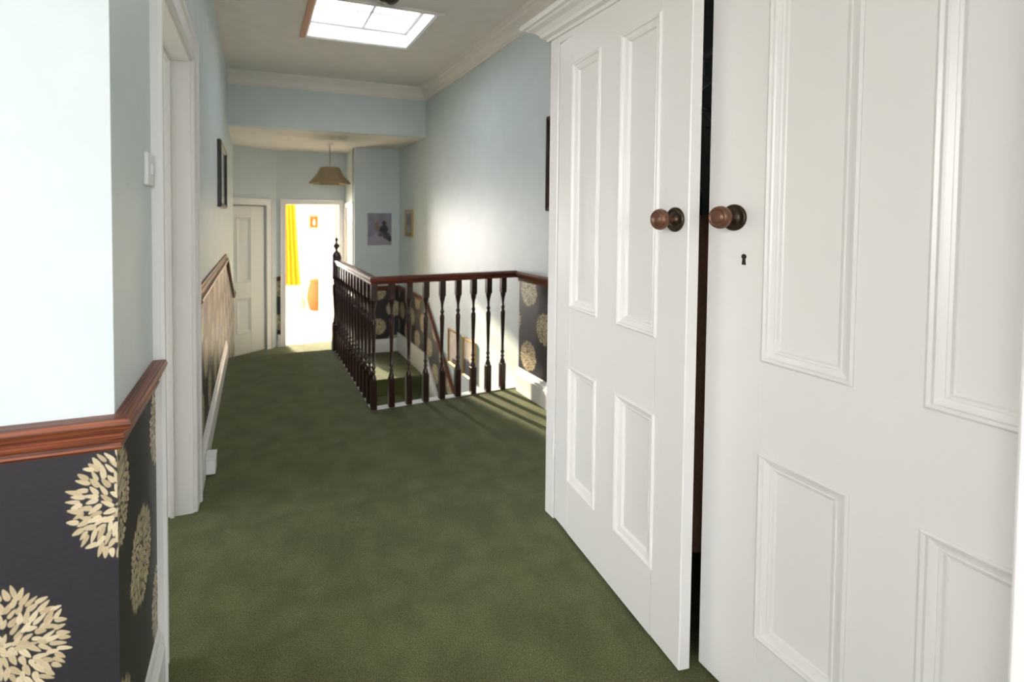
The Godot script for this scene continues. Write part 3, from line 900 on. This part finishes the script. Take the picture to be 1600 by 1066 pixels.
func balustrade() -> void:
	var t := thing("balustrade", "dark mahogany balustrade with turned balusters round the stairwell", "balustrade", V(0.755, 0, -3.195))
	var at := t.position
	var bm := baluster_mesh()
	var spots := []
	for k in range(0, 14):
		var z := -3.195 - k * (1.595 / 13.0)
		if k < 13: spots.append(V(0.757, 0.006, z))
	for k in range(1, 9):
		var x := 0.757 + k * 0.1285
		spots.append(V(x, 0.006, front_z(x)))
	for s: Vector3 in spots:
		var b := put("baluster", bm, M.mahogany, t)
		b.position = s - at
	# handrail: rounded top, mitred at the corner
	var hr := tool()
	var prof := [Vector2(-0.028, -0.046), Vector2(0.028, -0.046), Vector2(0.030, -0.038), Vector2(0.026, -0.032), Vector2(0.032, -0.024), Vector2(0.034, -0.012), Vector2(0.029, -0.003), Vector2(0.018, 0.003), Vector2(0.0, 0.005), Vector2(-0.018, 0.003), Vector2(-0.029, -0.003), Vector2(-0.034, -0.012), Vector2(-0.032, -0.024), Vector2(-0.026, -0.032), Vector2(-0.030, -0.038)]
	sweep(hr, prof, [V(0.757, 0.906, ZE + 0.03) - at, V(0.757, 0.906, -3.195) - at, V(XR - 0.002, 0.906, front_z(XR)) - at], Vector3.UP)
	obj("handrail", hr, M.rail, t)
	# newel post at the step edge
	var n := tool()
	var c := V(0.757, 0.006, ZE + 0.046) - at
	bx(n, c + V(-0.043, 0, -0.043), c + V(0.043, 0.26, 0.043), 0.005)
	bx(n, c + V(-0.043, 0.72, -0.043), c + V(0.043, 0.925, 0.043), 0.005)
	n.set_smooth_group(1)
	lathe(n, [Vector2(0.042, 0.255), Vector2(0.042, 0.27), Vector2(0.028, 0.29), Vector2(0.034, 0.305), Vector2(0.026, 0.32), Vector2(0.024, 0.35), Vector2(0.038, 0.58), Vector2(0.040, 0.64), Vector2(0.026, 0.66), Vector2(0.034, 0.675), Vector2(0.028, 0.69), Vector2(0.042, 0.71), Vector2(0.042, 0.73)], 18, Transform3D(Basis.IDENTITY, c))
	var post := obj("newel_post", n, M.mahogany, t)
	var fi := tool(true)
	lathe(fi, [Vector2(0.048, 0.925), Vector2(0.048, 0.932), Vector2(0.040, 0.938), Vector2(0.036, 0.955), Vector2(0.022, 0.970), Vector2(0.013, 0.978), Vector2(0.011, 0.988), Vector2(0.018, 1.004), Vector2(0.031, 1.024), Vector2(0.030, 1.032), Vector2(0.018, 1.048), Vector2(0.009, 1.062), Vector2(0.009, 1.070), Vector2(0.015, 1.078), Vector2(0.0185, 1.088), Vector2(0.016, 1.098), Vector2(0.008, 1.106), Vector2(0.0001, 1.110)], 20, Transform3D(Basis.IDENTITY, c))
	obj("finial", fi, M.mahogany, post)

func lobby_things() -> void:
	var t := thing("pendant_lamp", "beige fabric pendant lamp hanging from the lobby ceiling", "lamp", V(0.915, YM, -6.3))
	var r := tool(true)
	lathe(r, [Vector2(0.045, 0), Vector2(0.043, -0.012), Vector2(0.025, -0.022), Vector2(0.008, -0.026), Vector2(0.0001, -0.026)], 20)
	obj("ceiling_rose", r, M.plastic, t)
	var c := tool(true)
	tube(c, [V(0, -0.02, 0), V(0, -0.34, 0)], 0.006)
	obj("cord", c, M.cord, t)
	var s := tool()
	var n := 6
	for k in n:
		var a0 := TAU * k / n + 0.12
		var a1 := TAU * (k + 1) / n + 0.12
		for side in [0.0, -0.004]:
			for j in 4:
				var f0 := j / 4.0
				var f1 := (j + 1) / 4.0
				var r0: float = lerpf(0.115, 0.262, f0) - 0.018 * sin(PI * f0) + side
				var r1: float = lerpf(0.115, 0.262, f1) - 0.018 * sin(PI * f1) + side
				quad(s, V(cos(a0) * r0, -0.305 - 0.205 * f0, sin(a0) * r0), V(cos(a1) * r0, -0.305 - 0.205 * f0, sin(a1) * r0), V(cos(a1) * r1, -0.305 - 0.205 * f1, sin(a1) * r1), V(cos(a0) * r1, -0.305 - 0.205 * f1, sin(a0) * r1))
	var shade := obj("lamp_shade", s, M.shade, t)
	var rb := tool(true)
	for k in n:
		var a := TAU * k / n + 0.12
		tube(rb, [V(cos(a) * 0.116, -0.304, sin(a) * 0.116), V(cos(a) * 0.175, -0.405, sin(a) * 0.175), V(cos(a) * 0.264, -0.511, sin(a) * 0.264)], 0.004, 6)
		var b := TAU * (k + 1) / n + 0.12
		tube(rb, [V(cos(a) * 0.264, -0.511, sin(a) * 0.264), V(cos(b) * 0.264, -0.511, sin(b) * 0.264)], 0.004, 6)
		tube(rb, [V(cos(a) * 0.116, -0.304, sin(a) * 0.116), V(0, -0.304, 0)], 0.003, 6)
	obj("piping", rb, M.shade, shade)
	# pictures at the stair head
	var art := painting(96, 128, Color8(128, 126, 140), Color8(150, 146, 156), [[0.5, 0.85, 0.6, 0.2, Color8(158, 150, 160)], [0.68, 0.32, 0.10, 0.10, Color8(52, 42, 44)], [0.66, 0.52, 0.20, 0.16, Color8(42, 40, 46)], [0.38, 0.42, 0.09, 0.18, Color8(134, 104, 96)], [0.78, 0.70, 0.16, 0.12, Color8(60, 58, 66)], [0.55, 0.66, 0.14, 0.08, Color8(92, 86, 96)], [0.92, 0.80, 0.10, 0.10, Color8(48, 46, 50)]], 61)
	picture("unframed grey print of dark figures on the aqua stair-head wall", V(1.62, 1.16, -6.499), 0.0, 0.335, 0.44, 0.0, 0.008, M.black, art, 0.0, false)
	var art2 := painting(64, 96, Color8(92, 104, 110), Color8(128, 138, 140), [[0.5, 0.75, 0.5, 0.2, Color8(176, 176, 168)], [0.4, 0.4, 0.25, 0.2, Color8(70, 80, 88)]], 62)
	picture("small gold-framed picture on the right wall near the stair-head corner", V(XR, 1.245, -6.02), -PI / 2, 0.30, 0.35, 0.022, 0.022, M.gold, art2)
	var art3 := painting(64, 96, Color8(222, 200, 182), Color8(236, 218, 204), [[0.7, 0.92, 0.4, 0.12, Color8(120, 90, 84)]], 63)
	picture("gold-framed pale picture low on the stairwell wall, farther of the two", V(XR, 0.0, -4.50), -PI / 2, 0.27, 0.36, 0.02, 0.022, M.gold, art3, 0.0, false)
	var art4 := painting(64, 96, Color8(214, 196, 170), Color8(228, 214, 196), [[0.3, 0.78, 0.6, 0.26, Color8(66, 66, 78)], [0.8, 0.72, 0.14, 0.16, Color8(196, 196, 216)]], 64)
	picture("gold-framed picture of dark shapes on the stairwell wall, nearer of the two", V(XR, -0.01, -4.13), -PI / 2, 0.27, 0.37, 0.02, 0.022, M.gold, art4, 0.0, false)

func bedroom() -> void:
	# yellow curtain in folds
	var t := thing("curtain", "bright yellow curtain hanging beside the bedroom window", "curtain", V(0.66, -0.04, -10.08))
	var st := tool(true)
	var NX := 60
	var NY := 14
	for side in 2:
		for j in NY:
			for i in NX:
				var P := []
				for k in [[i, j], [i + 1, j], [i + 1, j + 1], [i, j + 1]]:
					var u: float = k[0] / float(NX)
					var f: float = k[1] / float(NY)
					var half := lerpf(0.21, 0.135, pow(f, 0.7))
					P.append(V((u - 0.5) * 2.0 * half - 0.045 * f, f * 2.0, 0.03 * sin(u * TAU * 4.5 + 0.4 * f) * (1.1 - 0.4 * f) + (0.004 if side == 1 else 0.0)))
				quad(st, P[0], P[1], P[2], P[3])
	obj("cloth", st, M.curtain, t)
	var rod := tool(true)
	tube(rod, [V(-1.4, 2.02, 0.0), V(0.25, 2.02, 0.0)], 0.012)
	obj("curtain_rod", rod, M.brass, t)
	# wicker laundry basket
	var b := thing("laundry_basket", "tall orange wicker laundry basket in the bedroom", "basket", V(1.22, YF, -9.95))
	var body := tool(true)
	var prof := [Vector2(0.0001, 0.0), Vector2(0.165, 0.0)]
	for k in 61:
		var f := k / 60.0
		prof.append(Vector2(0.168 + 0.058 * sin(PI * pow(f, 0.85)) + (0.005 if k % 2 == 0 else -0.002), 0.005 + f * 0.55))
	lathe(body, prof, 36)
	obj("woven_body", body, M.wicker, b)
	var lid := tool(true)
	lathe(lid, [Vector2(0.165, 0.555), Vector2(0.186, 0.558), Vector2(0.188, 0.585), Vector2(0.180, 0.600), Vector2(0.12, 0.615), Vector2(0.05, 0.620), Vector2(0.0001, 0.621)], 36)
	obj("lid", lid, M.wicker, b)
	var band := tool(true)
	lathe(band, [Vector2(0.222, 0.20), Vector2(0.234, 0.202), Vector2(0.234, 0.222), Vector2(0.222, 0.224)], 36)
	obj("band", band, M.wicker, b)
	var art := painting(64, 80, Color8(150, 62, 30), Color8(182, 84, 40), [[0.5, 0.6, 0.2, 0.26, Color8(236, 214, 190)], [0.5, 0.32, 0.1, 0.1, Color8(230, 200, 170)]], 65)
	picture("small orange-framed picture on the cream bedroom wall", V(1.155, 1.235, -10.2), 0.0, 0.20, 0.27, 0.03, 0.02, mat(Color8(214, 132, 60), 0.5), art, 0.0, false)
	# radiator under the window end
	var rad := thing("radiator", "low white radiator under the yellow curtain", "radiator", V(0.62, YF, -10.175))
	boxes("back_panel", [[V(-0.5, 0.12, 0.0), V(0.28, 0.46, 0.02)]], M.trim, rad, 0.004)
	for k in 13:
		boxes("rib", [[V(-0.49 + k * 0.06, 0.13, 0.02), V(-0.455 + k * 0.06, 0.45, 0.035)]], M.trim, rad, 0.006)
	boxes("foot", [[V(-0.44, 0, 0.0), V(-0.41, 0.12, 0.02)]], M.trim, rad)
	boxes("foot", [[V(0.18, 0, 0.0), V(0.21, 0.12, 0.02)]], M.trim, rad)
	var rv := tool(true)
	tube(rv, [V(0.28, 0.16, 0.012), V(0.33, 0.16, 0.012), V(0.33, 0.0, 0.012)], 0.010)
	obj("valve_pipe", rv, M.brass, rad)
	trim("baseboard_bedroom", SKIRT, [V(2.7, YF, -10.2), V(0.98, YF, -10.2)], Vector3.UP, M.trim, "white skirting along the bedroom back wall", "skirting")

func wall_things() -> void:
	# black framed picture on the left wall
	var art := painting(64, 64, Color8(150, 150, 146), Color8(176, 174, 168), [[0.5, 0.5, 0.3, 0.3, Color8(110, 108, 104)]], 66)
	picture("black-framed picture with a white mount on the left wall", V(XL, 1.635, -4.28), PI / 2, 0.78, 0.50, 0.035, 0.03, M.black, art, 0.07)
	# dark framed picture half hidden by the wardrobe
	var art2 := painting(64, 96, Color8(110, 90, 70), Color8(140, 118, 92), [[0.5, 0.5, 0.3, 0.3, Color8(70, 56, 44)]], 67)
	picture("dark-framed picture on the right wall, mostly hidden by the wardrobe", V(XR, 1.68, -2.62), -PI / 2, 0.50, 0.64, 0.04, 0.032, M.mahogany, art2)
	# light switch
	var s := thing("light_switch", "white light switch on the wall beside the left doorway", "switch", V(XL, 1.423, -1.405))
	boxes("back_box", [[V(0, -0.042, -0.040), V(0.010, 0.042, 0.040)]], M.plastic, s, 0.003)
	boxes("rocker", [[V(0.010, -0.014, -0.008), V(0.015, 0.014, 0.008)]], M.plastic, s, 0.002)
	# white block on the skirting
	var b := thing("socket_box", "small white socket box on the skirting past the left doorway", "socket", V(XL + 0.022, 0, -2.66))
	boxes("box_body", [[V(0, 0.01, -0.045), V(0.045, 0.085, 0.045)]], M.plastic, b, 0.004)
	boxes("lid", [[V(0, 0.085, -0.048), V(0.048, 0.098, 0.048)]], M.plastic, b, 0.003)
	# small fitting on the ceiling by the skylight
	var h := tool(true)
	lathe(h, [Vector2(0.07, 0), Vector2(0.068, -0.012), Vector2(0.05, -0.03), Vector2(0.02, -0.04), Vector2(0.0001, -0.042)], 24, Transform3D(Basis.IDENTITY, V(0.87, YC, -3.24)))
	tag(obj("ceiling_fitting", h, M.rose), "small round bronze fitting on the ceiling beside the skylight", "fitting")
